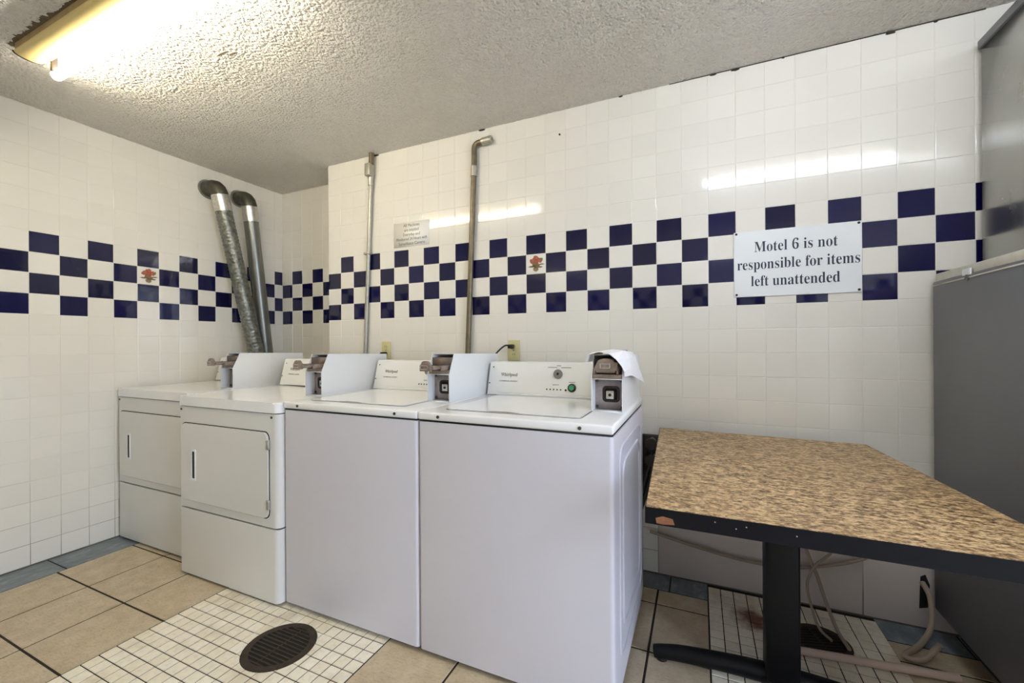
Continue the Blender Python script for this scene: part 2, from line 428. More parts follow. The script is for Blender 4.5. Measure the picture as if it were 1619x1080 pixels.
# chipped dark spots where the ceiling meets the back wall
for x, w, h in ((2.335, .030, .007), (2.422, .036, .009), (2.952, .034, .010), (3.085, .016, .006), (2.60, .012, .005), (1.93, .02, .005), (0.41, .07, .008), (1.17, .05, .007)):
    bb = bmesh.new(); rnd = random.Random(int(x*1000)); n = 9
    prof = [(x + w/2*math.cos(2*math.pi*k/n)*rnd.uniform(.7, 1.1), ZC - h*.6 + h*.75*math.sin(2*math.pi*k/n)*rnd.uniform(.6, 1.1)) for k in range(n)]
    prism(bb, [(u, min(v, ZC+.001)) for u, v in prof], 'y', -.0035, .001)
    bm_obj('plaster_chip', bb, 'soot', ceiling, smooth=False)
bb = bmesh.new(); prism(bb, [(2.15, ZC-.0015), (3.22, ZC-.0035), (3.22, ZC+.001), (2.15, ZC+.001)], 'y', -.0025, .001); bm_obj('ceiling_crack', bb, 'soot', ceiling, smooth=False)

# ---- floor tiles
FT_CACHE = {}
def floor_tile(name, mat, x0, x1, y0, y1, gap, parent=floor):
    w, h = x1-x0-gap, y1-y0-gap
    if w < .006 or h < .006: return
    k = (name, round(w, 4), round(h, 4))
    if k not in FT_CACHE:
        a, b, r = w/2, h/2, min(.0016, w/5)
        v = []
        for ins, z in ((0, -.006), (0, -.0014), (r, 0)): v += [(-a+ins, -b+ins, z), (a-ins, -b+ins, z), (a-ins, b-ins, z), (-a+ins, b-ins, z)]
        f = [(i*4+j, i*4+(j+1) % 4, i*4+4+(j+1) % 4, i*4+4+j) for i in range(2) for j in range(4)] + [(8, 9, 10, 11)]
        me = bpy.data.meshes.new(name); me.from_pydata(v, [], f); me.materials.append(MAT[mat]); FT_CACHE[k] = me
    o = link(name, FT_CACHE[k], None, parent, loc=((x0+x1)/2, (y0+y1)/2, random.uniform(-.0004, .0002)))
    o.rotation_euler = (random.gauss(0, .001), random.gauss(0, .001), 0)
    return o
P12 = .295; BX0 = -.555; MX0, MX1 = .335, 1.22; NX0, NX1 = 2.30, 2.885; BB = -.13
ys = [BB] + [-.24-P12*i for i in range(0, 9)] + [YF]
xs_left = [BX0, -.26, .04, MX0]; xs_mid = [MX1, 1.512, 1.807, 2.10, NX0]; xs_right = [NX1, 3.18, 3.475, 3.77, 4.065, XR]
def ybands(y_top=BB): return [(b_, a_) for a_, b_ in zip(ys, ys[1:]) if a_ <= y_top+1e-6]
for xs in (xs_left, xs_mid, xs_right):
    for xa, xb in zip(xs, xs[1:]):
        for ya, yb in ybands(): floor_tile('beige_floor_tile', 'beige_floor_tile', xa, xb, ya, yb, .008)
# areas in front of the second mosaic and behind/below the first
for xa, xb in zip([NX0, 2.595, NX1], [2.595, NX1]):
    for ya, yb in ybands(-.8): floor_tile('beige_floor_tile', 'beige_floor_tile', xa, xb, ya, yb, .008)
for xa, xb in zip([MX0, .63, .925, MX1], [.63, .925, MX1]):
    for ya, yb in ybands():
        if yb > -.53 or ya < -2.02: floor_tile('beige_floor_tile', 'beige_floor_tile', xa, xb, ya, yb, .008)
# slate border strips along the walls
yb_ = [YREC, -.195, -.495, -.79, -1.09, -1.39, -1.69, -1.99, -2.29, -2.59, YF]
for a_, b_ in zip(yb_, yb_[1:]): floor_tile('slate_floor_tile', 'slate_floor_tile', XL, BX0, b_, a_, .006)
xb_ = [BX0] + [BX0+.3*i for i in range(1, 10)] + [NX0]
for a_, b_ in zip(xb_, xb_[1:]):
    floor_tile('slate_floor_tile', 'slate_floor_tile', a_, b_, BB, 0, .006)
for a_, b_ in zip([NX1, 3.13, 3.43, 3.73, 4.03], [3.13, 3.43, 3.73, 4.03, XR]): floor_tile('slate_floor_tile', 'slate_floor_tile', a_, b_, BB, 0, .006)
# mosaic: 6 x 6 to a sheet, opened round the drains
DR1 = (.882, -1.037, .122); DR2 = (2.665, -.235, .095)
cells = []
def mosaic(x0, x1, y0, y1):
    p = P12/6; nx = round((x1-x0)/p); ny = round((y1-y0)/p)
    for i in range(nx):
        for j in range(ny): cells.append((x0+i*p, x0+(i+1)*p, y1-(j+1)*p, y1-j*p))
mosaic(MX0, MX1-.0, -.535-5*P12, -.535); mosaic(NX0, NX1, -.02-2*P12, -.02)
def cell_visible(c):
    x, y, z = project(((c[0]+c[1])/2, (c[2]+c[3])/2, 0))
    if not (-25 < x < 1640 and 0 < y < 1105): return None
    if c[0] < 1.3 and c[3] > -.84: return None
    if c[0] > 2.2 and x > 1500: return None
    return z
vis = sorted([(cell_visible(c), c) for c in cells if cell_visible(c)], key=lambda t: t[0])
inside = lambda c, D: all(math.hypot(x-D[0], y-D[1]) < D[2]-.004 for x in c[:2] for y in c[2:])
def clipped(c, D, gap=.003):
    """outline of a mosaic piece cut back to a drain's rim"""
    pts = []; n = 8; g = gap/2
    corners = [(c[0]+g, c[2]+g), (c[1]-g, c[2]+g), (c[1]-g, c[3]-g), (c[0]+g, c[3]-g)]
    out = []
    R = D[2]+.001
    ring = []
    for a_, b_ in zip(corners, corners[1:]+corners[:1]):
        for k in range(n): ring.append((a_[0]+(b_[0]-a_[0])*k/n, a_[1]+(b_[1]-a_[1])*k/n))
    for x, y in ring:
        d = math.hypot(x-D[0], y-D[1])
        if d < R:
            x, y = D[0]+(x-D[0])/d*R, D[1]+(y-D[1])/d*R
            x = min(max(x, c[0]+g), c[1]-g); y = min(max(y, c[2]+g), c[3]-g)
            if math.hypot(x-D[0], y-D[1]) < R-.004: continue
        out.append((x, y))
    return out
rest_cells = []; visible = [c for _, c in vis][:330]; vset = set(visible)
for c in cells:
    D = next((D for D in (DR1, DR2) if math.hypot((c[0]+c[1])/2-D[0], (c[2]+c[3])/2-D[1]) < D[2]+.05), None)
    touch = D and any(math.hypot(x-D[0], y-D[1]) < D[2] for x in (c[0], c[1], (c[0]+c[1])/2) for y in (c[2], c[3], (c[2]+c[3])/2))
    if touch:
        if inside(c, D): continue
        prof = clipped(c, D)
        if len(prof) < 5: continue
        bb = bmesh.new()
        try: prism(bb, prof, 'z', -.006, 0)
        except ValueError: bb.free(); continue
        bm_obj('mosaic_tile', bb, 'mosaic_glaze', floor, smooth=False)
    elif c in vset: floor_tile('mosaic_tile', 'mosaic_glaze', *c, .0034)
    else: rest_cells.append(c)
bb = bmesh.new()
for c in rest_cells: rbox(bb, c[0]+.0017, c[1]-.0017, c[2]+.0017, c[3]-.0017, -.006, 0)
o = bm_obj('remaining_mosaic', bb, 'mosaic_glaze', floor, smooth=False); o['kind'] = 'stuff'

# ---- floor drains
def drain(D, label, bars, rot):
    x, y, r = D
    t = thing('floor_drain', label, 'drain', (x, y, 0), rot, 'round iron floor drains')
    n = 40; circ = lambda q: [(q*math.cos(2*math.pi*k/n), q*math.sin(2*math.pi*k/n)) for k in range(n)]
    bb = bmesh.new(); ring_prism(bb, circ(r), circ(r*.80), 'z', -.004, .0015); bm_obj('rim', bb, 'drain_iron', t, smooth=False)
    bb = bmesh.new(); prism(bb, circ(r*.82), 'z', -.0024, -.0015); bm_obj('pit', bb, 'drain_pit', t, smooth=False)  # shallow disc; the shade of a deep pit is put into its colour
    for i in range(bars):
        v = -r*.8 + (i+.5)*1.6*r/bars; hw = math.sqrt(max(0, (r*.81)**2-v*v))
        if hw > .01: bm_obj('grate_bar', box(-hw, hw, v-.0030, v+.0030, -.0014, .0012, .0006, 1), 'drain_iron', t)
    bm_obj('grate_rib', box(-.003, .003, -r*.8, r*.8, -.0014, -.0006), 'drain_iron', t)
    return t
drain(DR1, 'round rusty iron floor drain in the open white mosaic before the washers', 13, 0)
drain(DR2, 'dark floor drain in the mosaic beneath the speckled table', 10, .3)
# ------------------------------------------------------------------ laundry machines
W, DP = .679, .665
def mk_text(name, s, size, parent, ox, oz, mat, width=None, align='LEFT', y=None):
    # on the sloping console face: bottom y=.525 at z=.852, top y=.563 at z=.997
    k = (.563-.525)/(.997-.852); yy = .525 + (oz-.852)*k - .0006
    return text_mesh(name, s, size, mat, parent, (ox, yy, oz), (1, 0, 0), (0, k, 1), width, align)
def on_console(z): return .525 + (z-.852)*(.038/.145)
def disc_on_console(name, x, z, r, mat, parent, h=.004, n=20):
    k = .038/.145; nrm = Vector((0, -1, k)).normalized(); c = Vector((x, on_console(z), z))
    return bm_obj(name, cyl(c-nrm*.001, c+nrm*h, r, n), mat, parent)
def coin_box(parent, dz=0.0, reach=.072, yf=.224, sooty=False):
    x0, x1 = W-.117, W-.010
    prof = [(yf, .850+dz), (yf, .963+dz), (yf+.040, 1.046+dz), (yf+.445, 1.036+dz), (yf+.445, .850+dz)]
    bb = bmesh.new()
    prism(bb, prof, 'x', x0, x0+.003); prism(bb, prof, 'x', x1-.003, x1)
    prism(bb, [(yf+.040, 1.046+dz), (yf+.445, 1.036+dz), (yf+.445, 1.033+dz), (yf+.041, 1.043+dz)], 'x', x0+.003, x1-.003)
    prism(bb, [(yf+.442, .85+dz), (yf+.445, .85+dz), (yf+.445, 1.033+dz), (yf+.442, 1.033+dz)], 'x', x0+.003, x1-.003)
    cb = bm_obj('coin_box', bb, 'coin_case_white', parent, smooth=False)
    a, c = x0+.003, x1-.003
    bm_obj('shelf_lip', box(a, c, yf+.001, yf+.05, .961+dz, .964+dz), 'coin_case_white', cb)
    bm_obj('lower_lip', box(a, c, yf+.001, yf+.054, .850+dz, .853+dz), 'coin_case_white', cb)
    py = yf+.052
    bm_obj('lock_plate', box(a, c, py, py+.004, .850+dz, .962+dz), 'recess_plate', cb)
    cx = (a+c)/2+.006; cz = .907+dz
    bb = bmesh.new(); ring_prism(bb, rrect(cx-.030, cx+.030, cz-.028, cz+.028, .013), rrect(cx-.021, cx+.021, cz-.020, cz+.020, .008), 'y', py-.007, py)
    bm_obj('lock_ring', bb, 'dark_metal', cb)
    bm_obj('lock_well', box(cx-.022, cx+.022, py-.002, py-.0005, cz-.021, cz+.021), 'dark_metal', cb)
    bm_obj('lock_face', box(cx-.018, cx+.010, py-.008, py-.001, cz-.018, cz+.012, .003), 'chrome', cb)
    bm_obj('keyhole', cyl((cx-.004, py-.0095, cz-.003), (cx-.004, py-.006, cz-.003), .0055, 12), 'shadow_black', cb)
    for bx in (a+.007, c-.007):
        for bz in (.862+dz, .952+dz): bm_obj('bolt', cyl((bx, py-.004, bz), (bx, py+.001, bz), .005, 8), 'steel_screw', cb)
    # coin mechanism behind the sloping opening
    bm_obj('mechanism', box(a+.002, c-.002, yf+.032, yf+.11, .965+dz, 1.030+dz), 'mechanism_brown', cb)
    bm_obj('slide_base', box(a+.002, c-.002, yf+.006, yf+.05, .964+dz, .979+dz, .002), 'slide_metal', cb)
    bm_obj('coin_slide', box(a+.014, c-.020, yf-reach, yf+.05, .985+dz, .996+dz, .002), 'slide_metal', cb)
    bm_obj('slide_rail', box(a+.004, a+.012, yf-reach*.45, yf+.05, .980+dz, 1.000+dz, .002), 'slide_metal', cb)
    bm_obj('slide_rail', box(c-.018, c-.010, yf-reach*.45, yf+.05, .980+dz, 1.000+dz, .002), 'slide_metal', cb)
    # arched push plate at the end of the slide
    hw = (c-a)/2-.012 if reach < .03 else .024
    mid = a+.012+hw if reach < .03 else (a+c)/2-.004
    lift = .014 if reach < .03 else 0
    lo = .993 if reach < .03 else .980
    arch = [(mid-hw, lo+dz), (mid+hw, lo+dz), (mid+hw, 1.005+lift+dz)] + [(mid+hw*.72*math.cos(t), 1.008+lift+dz+.012*math.sin(t)) for t in [math.pi*k/10 for k in range(11)]] + [(mid-hw, 1.003+dz)]
    bb = bmesh.new(); prism(bb, arch, 'y', yf-reach-.010, yf-reach+.004); bm_obj('push_plate', bb, 'slide_metal', cb)
    bb = bmesh.new(); ring_prism(bb, rrect(mid-.020, mid+.016, .986+lift+dz, 1.003+lift+dz, .003), rrect(mid-.016, mid+.012, .989+lift+dz, 1.000+lift+dz, .002), 'y', yf-reach-.013, yf-reach-.010)
    bm_obj('plate_frame', bb, 'chrome', cb)
    return cb
def console(parent, dz=0.0, full=True):
    x1 = W-.117
    prof = [(.525, .852), (.563, .997), (.570, 1.001), (.660, .999), (.665, .995), (.665, .852)]
    bb = bmesh.new(); prism(bb, prof, 'x', .002, x1-.001)
    c = bm_obj('console', bb, 'console_white', parent, smooth=False)
    for x, z in ((.021, .976), (.0085, .903)): disc_on_console('screw', x, z, .0032, 'steel_screw', c, .002, 10)
    mk_text('logo_lettering', serif('Whirlpool'), .022, c, .064, .936, 'ink_grey', .082)
    mk_text('subtitle_lettering', 'COMMERCIAL LAUNDRY', .0085, c, .056, .911, 'ink_grey', .092)
    if full:
        disc_on_console('dial', .339, .950, .0205, 'dial_grey', c, .007, 24)
        k = .038/.145; nrm = Vector((0, -1, k)).normalized(); p = Vector((.339, on_console(.950), .950))
        bm_obj('dial_pointer', cyl(p+nrm*.006, p+nrm*.009, .006, 8), 'shadow_black', c)
        for bx0, bx1, z in ((.290, .333, .979), (.352, .396, .979), (.330, .350, .987), (.390, .418, .917), (.318, .346, .904)):
            yy = on_console(z); bm_obj('printed_mark', box(bx0, bx1, yy-.0006, yy+.0004, z-.0012, z+.0012), 'ink_grey', c)
        for i in range(5): disc_on_console('indicator_dot', .292+i*.0158, .884, .0034, 'dark_metal', c, .001, 8)
        disc_on_console('indicator_dot', .378, .883, .0045, 'dark_metal', c, .0015, 8)
        disc_on_console('button_ring', .405, .893, .0185, 'dark_metal', c, .004, 24)
        disc_on_console('start_button', .4045, .893, .0115, 'button_green', c, .008, 20)
    return c
def washer(label, loc, reach, stamped):
    t = thing('washing_machine', label, 'washer', loc, 0, 'white top-loading washers')
    vert = lambda m_, d: abs(d.z) > .9 and m_.y < .1
    bm_obj('body', box(0, W, 0, DP, .018, .816, .014, 4, vert), 'enamel', t)
    bm_obj('seam', box(.004, W-.004, .004, DP-.004, .812, .824), 'shadow_black', t)
    bm_obj('base', box(.02, W-.02, .03, DP-.02, .006, .022), 'shadow_black', t)
    for x in (.06, W-.06):
        for y in (.06, DP-.06): bm_obj('foot', cyl((x, y, -.0005), (x, y, .02), .02, 12), 'black_rubber', t)
    top = bm_obj('top', box(-.0005, W+.0005, -.003, DP, .822, .850, .007, 3), 'enamel_top', t)
    for x in (.085, W-.098): bm_obj('screw', cyl((x, -.0055, .836), (x, .002, .836), .0055, 12), 'steel_screw', top)
    gap = bmesh.new(); ring_prism(gap, rrect(.064, .566, .068, .505, .02), rrect(.068, .562, .072, .501, .017), 'z', .8495, .8508); bm_obj('lid_gap', gap, 'steel_screw', t)
    bb = bmesh.new(); prism(bb, rrect(.069, .561, .073, .500, .016), 'z', .850, .8535); lid = bm_obj('lid', bb, 'enamel_top', t, smooth=False)
    bb = bmesh.new(); prism(bb, [(.235+.12*k/12, .073-.0005+.013*math.sin(math.pi*k/12)) for k in range(13)], 'z', .8533, .8541); bm_obj('finger_notch', bb, 'ink_grey', lid, smooth=False)
    bm_obj('hinge_strip', box(.06, .57, .505, .522, .850, .862, .003), 'enamel_top', t)
    # stamped relief on both sides
    for s, xs in (((1, W),) if stamped else ()):
        for ins, hgt in ((.0, .0035), (.055, .0045)):
            bb = bmesh.new(); o1 = rrect(.09+ins, .60-ins, .10+ins*1.3, .765-ins, .06); o2 = rrect(.105+ins, .585-ins, .115+ins*1.3, .75-ins, .05)
            ring_prism(bb, o1, o2, 'x', xs-.001*s, xs+hgt*s)
            es = [e for e in bb.edges if abs(e.verts[0].co.x-(xs+hgt*s)) < 1e-5 and abs(e.verts[1].co.x-(xs+hgt*s)) < 1e-5]
            bmesh.ops.bevel(bb, geom=es, offset=.003, segments=2, affect='EDGES', clamp_overlap=True)
            bm_obj('stamped_panel', bb, 'enamel', t)
    console(t); coin_box(t, 0, reach)
    return t
def dryer(label, loc, reach, yfbox):
    t = thing('clothes_dryer', label, 'dryer', loc, 0, 'white front-loading dryers')
    vert = lambda m_, d: abs(d.z) > .9 and m_.y < .1
    def outline(x0, x1, y0, y1):      # plan with a tight left corner and a generous right corner at the front
        q = lambda cx, cy, r, a0: [(cx+r*math.cos(math.radians(a0+15*k)), cy+r*math.sin(math.radians(a0+15*k))) for k in range(7)]
        return q(x0+.006, y0+.006, .006, 180) + q(x1-.026, y0+.026, .026, 270) + [(x1, y1), (x0, y1)]
    bb = bmesh.new(); prism(bb, outline(0, W, .004, .70), 'z', .324, .798); bm_obj('body', bb, 'enamel_dryer', t)
    bb = bmesh.new(); prism(bb, outline(.001, W-.001, .004, .08), 'z', .012, .317); bm_obj('lower_panel', bb, 'enamel_dryer', t)
    bm_obj('lower_body', box(.004, W-.004, .05, .70, .010, .325), 'enamel_dryer', t)
    bm_obj('seam', box(.006, W-.006, .012, .69, .31, .332, .022, 4, vert), 'shadow_black', t)
    bm_obj('seam', box(.006, W-.006, .012, .69, .79, .806, .022, 4, vert), 'shadow_black', t)
    for x in (.06, W-.06):
        for y in (.08, .62): bm_obj('foot', cyl((x, y, -.0005), (x, y, .014), .02, 12), 'black_rubber', t)
    # top with rounded front corners and a softened edge
    bb = bmesh.new(); prof = outline(0, W, 0, .70); prism(bb, prof, 'z', .802, .846)
    es = [e for e in bb.edges if all(abs(v.co.z-.846) < 1e-5 for v in e.verts)]
    bmesh.ops.bevel(bb, geom=es, offset=.012, segments=4, affect='EDGES', clamp_overlap=True)
    bm_obj('top', bb, 'enamel_top', t)
    # door: dark reveal, slightly proud leaf, recessed handle, hinges
    d0, d1, e0, e1 = .022, .626, .362, .720
    bb = bmesh.new(); prism(bb, rrect(d0-.004, d1+.004, e0-.004, e1+.004, .028), 'y', .0025, .010); bm_obj('door_reveal', bb, 'shadow_black', t, smooth=False)
    bb = bmesh.new(); prism(bb, rrect(d0, d1, e0, e1, .026), 'y', -.003, .008)
    es = [e for e in bb.edges if all(abs(v.co.y+.003) < 1e-5 for v in e.verts)]
    bmesh.ops.bevel(bb, geom=es, offset=.003, segments=2, affect='EDGES', clamp_overlap=True)
    door = bm_obj('door', bb, 'enamel_dryer', t)
    bb = bmesh.new(); ring_prism(bb, rrect(.100, .136, .458, .603, .006), rrect(.108, .128, .468, .593, .004), 'y', -.0055, -.002); bm_obj('handle_surround', bb, 'enamel_top', door)
    bm_obj('handle_recess', box(.108, .128, -.0038, -.0025, .468, .593), 'shadow_black', door)
    for z in (.670, .420): bm_obj('hinge', box(d1-.006, d1+.010, -.008, .002, z-.020, z+.020, .003), 'galvanised', door)
    for x in (.012, W-.036): bm_obj('screw', cyl((x, .0015, .784), (x, .008, .784), .005, 12), 'steel_screw', t)
    console(t, 0, True); coin_box(t, -.004, reach, yfbox)
    return t
YW = -.865
w2 = washer('white washer at the right end of the row, beside the speckled table', (1.366, YW, 0), .006, True)
w1 = washer('white washer between the front dryer and the right-end washer', (.6845, YW, 0), .075, False)
d2 = dryer('white dryer standing farther forward, next to the washers', (.0015, -.894, 0), .075, .235)
d1 = dryer('white dryer set farther back in the corner against the left wall', (-.733, -.816, 0), .075, .218)

# paper sheet lying over the last coin box
t = thing('paper_sheet', 'crumpled white paper sheet draped over the right-end washer coin box', 'paper', (2.0, -.5, 1.048))
O = Vector((2.0, -.5, 1.048))
def sheet(rows, name, thick=.0008):
    bb = bmesh.new(); g = [[bb.verts.new(Vector(p)-O) for p in r] for r in rows]
    for i in range(len(g)-1):
        for j in range(len(g[0])-1): bb.faces.new((g[i][j], g[i][j+1], g[i+1][j+1], g[i+1][j]))
    bmesh.ops.recalc_face_normals(bb, faces=bb.faces)
    bmesh.ops.solidify(bb, geom=list(bb.faces), thickness=thick)
    return bm_obj(name, bb, 'paper', t, smooth=False)
sheet([[(1.912, -.655, 1.022), (1.914, -.60, 1.020), (1.915, -.52, 1.024), (1.916, -.42, 1.028)],
       [(1.921, -.652, 1.046), (1.922, -.60, 1.053), (1.922, -.50, 1.051), (1.922, -.41, 1.049)],
       [(1.955, -.640, 1.056), (1.958, -.605, 1.060), (1.955, -.50, 1.054), (1.955, -.40, 1.051)],
       [(1.995, -.664, 1.050), (1.995, -.60, 1.064), (1.995, -.50, 1.056), (1.995, -.39, 1.052)],
       [(2.020, -.674, 1.032), (2.036, -.60, 1.060), (2.034, -.50, 1.055), (2.034, -.40, 1.051)],
       [(2.038, -.678, 1.010), (2.049, -.58, 1.032), (2.049, -.48, 1.034), (2.044, -.40, 1.036)],
       [(2.046, -.674, .992), (2.054, -.57, 1.000), (2.057, -.46, .990), (2.056, -.37, .985)],
       [(2.047, -.670, .976), (2.055, -.56, .972), (2.060, -.44, .950), (2.066, -.30, .924)]], 'sheet')
rnd = random.Random(3)
bb = bmesh.new(); x = 1.950
for i in range(13):
    w_ = rnd.uniform(.003, .006); rbox(bb, x-O.x, x+w_-O.x, -.47-O.y, -.47+rnd.uniform(.01, .02)-O.y, 1.0562-O.z, 1.0585-O.z); x += w_+rnd.uniform(.0008, .002)
bm_obj('faded_print', bb, 'ink_navy', t)

# ------------------------------------------------------------------ exhaust ducts in the corner
def duct(label, wall_p, top_p, bot_p, mat, rough, r=.049):
    wp, tp, bp = Vector(wall_p), Vector(top_p), Vector(bot_p)
    t = thing('exhaust_duct', label, 'duct', tuple(wp)); L = lambda p: Vector(p)-wp
    n = 28; circ = lambda q: [(wp.y-wp.y + q*math.cos(2*math.pi*k/n), q*math.sin(2*math.pi*k/n)) for k in range(n)]
    bb = bmesh.new(); ring_prism(bb, circ(r*1.28), circ(r*.9), 'x', .0005, .006); bm_obj('wall_collar', bb, 'galvanised', t)
    d = (bp-tp).normalized()
    P0, P1, P2, P3 = wp+Vector((.001, 0, 0)), wp+Vector((.06, 0, 0)), tp-d*.06+Vector((0, 0, .012)), tp
    pts = []
    for k in range(13):
        s = k/12; pts.append(L(P0*(1-s)**3 + P1*3*s*(1-s)**2 + P2*3*s*s*(1-s) + P3*s**3))
    rr = [r*(1.0+.03*(k % 2)) for k in range(13)]
    bm_obj('elbow', tube(bmesh.new(), pts, rr, 24), 'elbow_metal', t)
    bm_obj('foil_tape', tube(bmesh.new(), [L(tp-d*.004), L(tp+d*.10)], r*1.07, 24), 'foil_tape', t)
    N_ = 150 if rough else 20; ln = (bp-tp).length; rnd = random.Random(5)
    P = [L(tp + d*(.08 + (ln-.08)*k/N_)) for k in range(N_+1)]
    R_ = [r*(1 + (.035*math.sin(k*2.1) + rnd.uniform(-.02, .02) if rough else 0)) for k in range(N_+1)]
    bm_obj('duct_pipe', tube(bmesh.new(), P, R_, 24), mat, t, angle=60)
duct('crinkled foil exhaust duct leaning across the left wall, nearer of two', (XL, -.318, 2.140), (-.655, -.300, 2.085), (-.612, -.045, .86), 'foil_duct', True)
duct('smooth grey exhaust duct nearer the corner, behind the crinkled one', (XL, -.110, 2.140), (-.655, -.098, 2.065), (-.655, .045, .80), 'smooth_duct', False, .047)

# ------------------------------------------------------------------ conduits on the back wall
t = thing('conduit', 'galvanised conduit with box fitting at the ceiling, left of the small notice', 'conduit', (.33, -.018, .80))
O1 = Vector((.33, -.018, .80)); L = lambda x, y, z: Vector((x, y, z))-O1
pt = Vector((.388, -.018, 2.11)); pb = Vector((.3195, -.018, .80))
bm_obj('pipe', tube(bmesh.new(), [L(*pb), L(*pt)], .0125, 16), 'galvanised', t)
bm_obj('box_fitting', box(.368-O1.x, .412-O1.x, -.060-O1.y, -.008-O1.y, 2.135-O1.z, 2.215-O1.z, .008, 3), 'galvanised', t)
bm_obj('coupling', tube(bmesh.new(), [L(.3865, -.02, 2.085), L(.390, -.022, 2.14)], [.017, .019], 16), 'galvanised', t)
bm_obj('ceiling_nipple', tube(bmesh.new(), [L(.400, -.03, 2.21), L(.404, -.03, ZC-.001)], .016, 14), 'dark_conduit', t)
for z in (1.66, 1.02):
    x = pb.x + (pt.x-pb.x)*(z-pb.z)/(pt.z-pb.z)
    bm_obj('strap', box(x-.03-O1.x, x+.016-O1.x, -.033-O1.y, -.0005-O1.y, z-.008-O1.z, z+.008-O1.z, .003), 'galvanised', t)
t = thing('conduit', 'dark brown-grey conduit bending right below the ceiling, right of the small notice', 'conduit', (1.07, -.02, .80))
O1 = Vector((1.07, -.02, .80))
pts = [(1.071, -.02, .80), (1.130, -.02, 2.10)] 
bend = [Vector((1.130, -.02, 2.10)) + Vector((.030*(1-math.cos(a)), 0, .030*math.sin(a)+.072)) for a in [math.pi/2*k/7 for k in range(8)]]
path = [Vector(p) for p in pts] + bend + [Vector((1.185, -.02, 2.202))]
bm_obj('pipe', tube(bmesh.new(), [p-O1 for p in path], .0150, 16), 'dark_conduit', t)
bm_obj('end_fitting', tube(bmesh.new(), [L_-O1 for L_ in (Vector((1.180, -.02, 2.202)), Vector((1.238, -.02, 2.204)))], .021, 16), 'galvanised', t)
bm_obj('coupling', tube(bmesh.new(), [L_-O1 for L_ in (Vector((1.1265, -.02, 2.02)), Vector((1.129, -.02, 2.075)))], .0185, 16), 'galvanised', t)
bm_obj('end_stub', cyl(Vector((1.228, -.02, 2.204))-O1, Vector((1.228, -.0005, 2.204))-O1, .014), 'galvanised', t)

# ------------------------------------------------------------------ outlets with plugs
def outlet(x, label, plugs):
    t = thing('wall_outlet', label, 'outlet', (x, 0, 1.048))
    bm_obj('cover_plate', box(-.035, .035, -.0075, -.0003, -.056, .056, .004, 2), 'cream_plastic', t)
    for z in (.022, -.022):
        bb = bmesh.new(); prism(bb, rrect(-.017, .017, z-.014, z+.014, .010), 'y', -.0095, -.007); s = bm_obj('socket', bb, 'cream_plastic', t, smooth=False)
        for dx in (-.006, .006): bm_obj('slot', box(dx-.001, dx+.001, -.0099, -.009, z-.003, z+.006), 'shadow_black', s)
    bm_obj('screw', cyl((0, -.009, 0), (0, -.006, 0), .003, 8), 'steel_screw', t)
outlet(.488, 'cream outlet low on the wall behind the left washer, left of two', None)
outlet(1.357, 'cream outlet with a black cord plugged in above the right-end washer', None)
def power_cord(label, px, pz, path):
    t = thing('power_cord', label, 'power cord', (px, -.01, pz)); O2 = Vector((px, -.01, pz))
    bm_obj('plug', box(-.013, .013, -.040, .0, -.011, .011, .005), 'black_rubber', t)
    bm_obj('cable', tube(bmesh.new(), [p-O2 for p in catmull(path, 8)], .0045, 10), 'black_rubber', t)
power_cord('short black cord plugged into the left outlet', .489, 1.026, [(.489, -.045, 1.026), (.491, -.07, 1.02), (.495, -.085, .98), (.50, -.09, .90), (.50, -.09, .70)])
power_cord('black cord running from the right outlet down behind the console', 1.352, 1.070, [(1.352, -.045, 1.070), (1.335, -.065, 1.075), (1.300, -.08, 1.045), (1.272, -.09, 1.0), (1.26, -.095, .92), (1.26, -.095, .75)])

# ------------------------------------------------------------------ signs
sg = thing('notice_sign', 'large white notice sign about items left unattended', 'sign', (2.635, -.0005, 1.42))
sx0, sx1, sz0, sz1 = 2.411-2.635, 2.859-2.635, 1.281-1.42, 1.563-1.42
bm_obj('panel', box(sx0, sx1, -.0045, -.0003, sz0, sz1, .001, 1), 'sign_white', sg)
for x in (sx0+.010, sx1-.010):
    for z in (sz0+.010, sz1-.008): bm_obj('screw', cyl((x, -.007, z), (x, -.003, z), .0048, 10), 'shadow_black', sg)
for s, wd, z, cx in (('Motel 6 is not', .292, .052, .0), ('responsible for items', .428, -.022, .004), ('left unattended', .312, -.094, -.003)):
    text_mesh('lettering', serif(s), .064, 'ink_navy', sg, (cx, -.0052, z), (1, 0, 0), (0, 0, 1), wd, bold=-.0003)
sn = thing('notice_sign', 'small white notice sheet in grey print on the wall above the band', 'sign', (.685, -.0005, 1.75))
bm_obj('panel', box(-.132, .128, -.0025, -.0003, -.072, .076, 0), 'notice_paper', sn)
for i, (s, wd) in enumerate((('All Machines', .118), ('are emptied', .106), ('Everyday and', .122), ('Monitored 24 Hours with', .226), ('Surveillance Camera', .192))):
    text_mesh('lettering', s, .026, 'ink_grey', sn, (0.0, -.0030, .048-i*.0275), (1, 0, 0), (0, 0, 1), wd)
t = tag(bm_obj('wall_nail', cyl((0, -.006, 0), (0, 0, 0), .0045, 10), 'shadow_black', loc=(1.621, -.0002, 2.159)), 'small dark nail high on the back wall right of the dark conduit', 'nail')

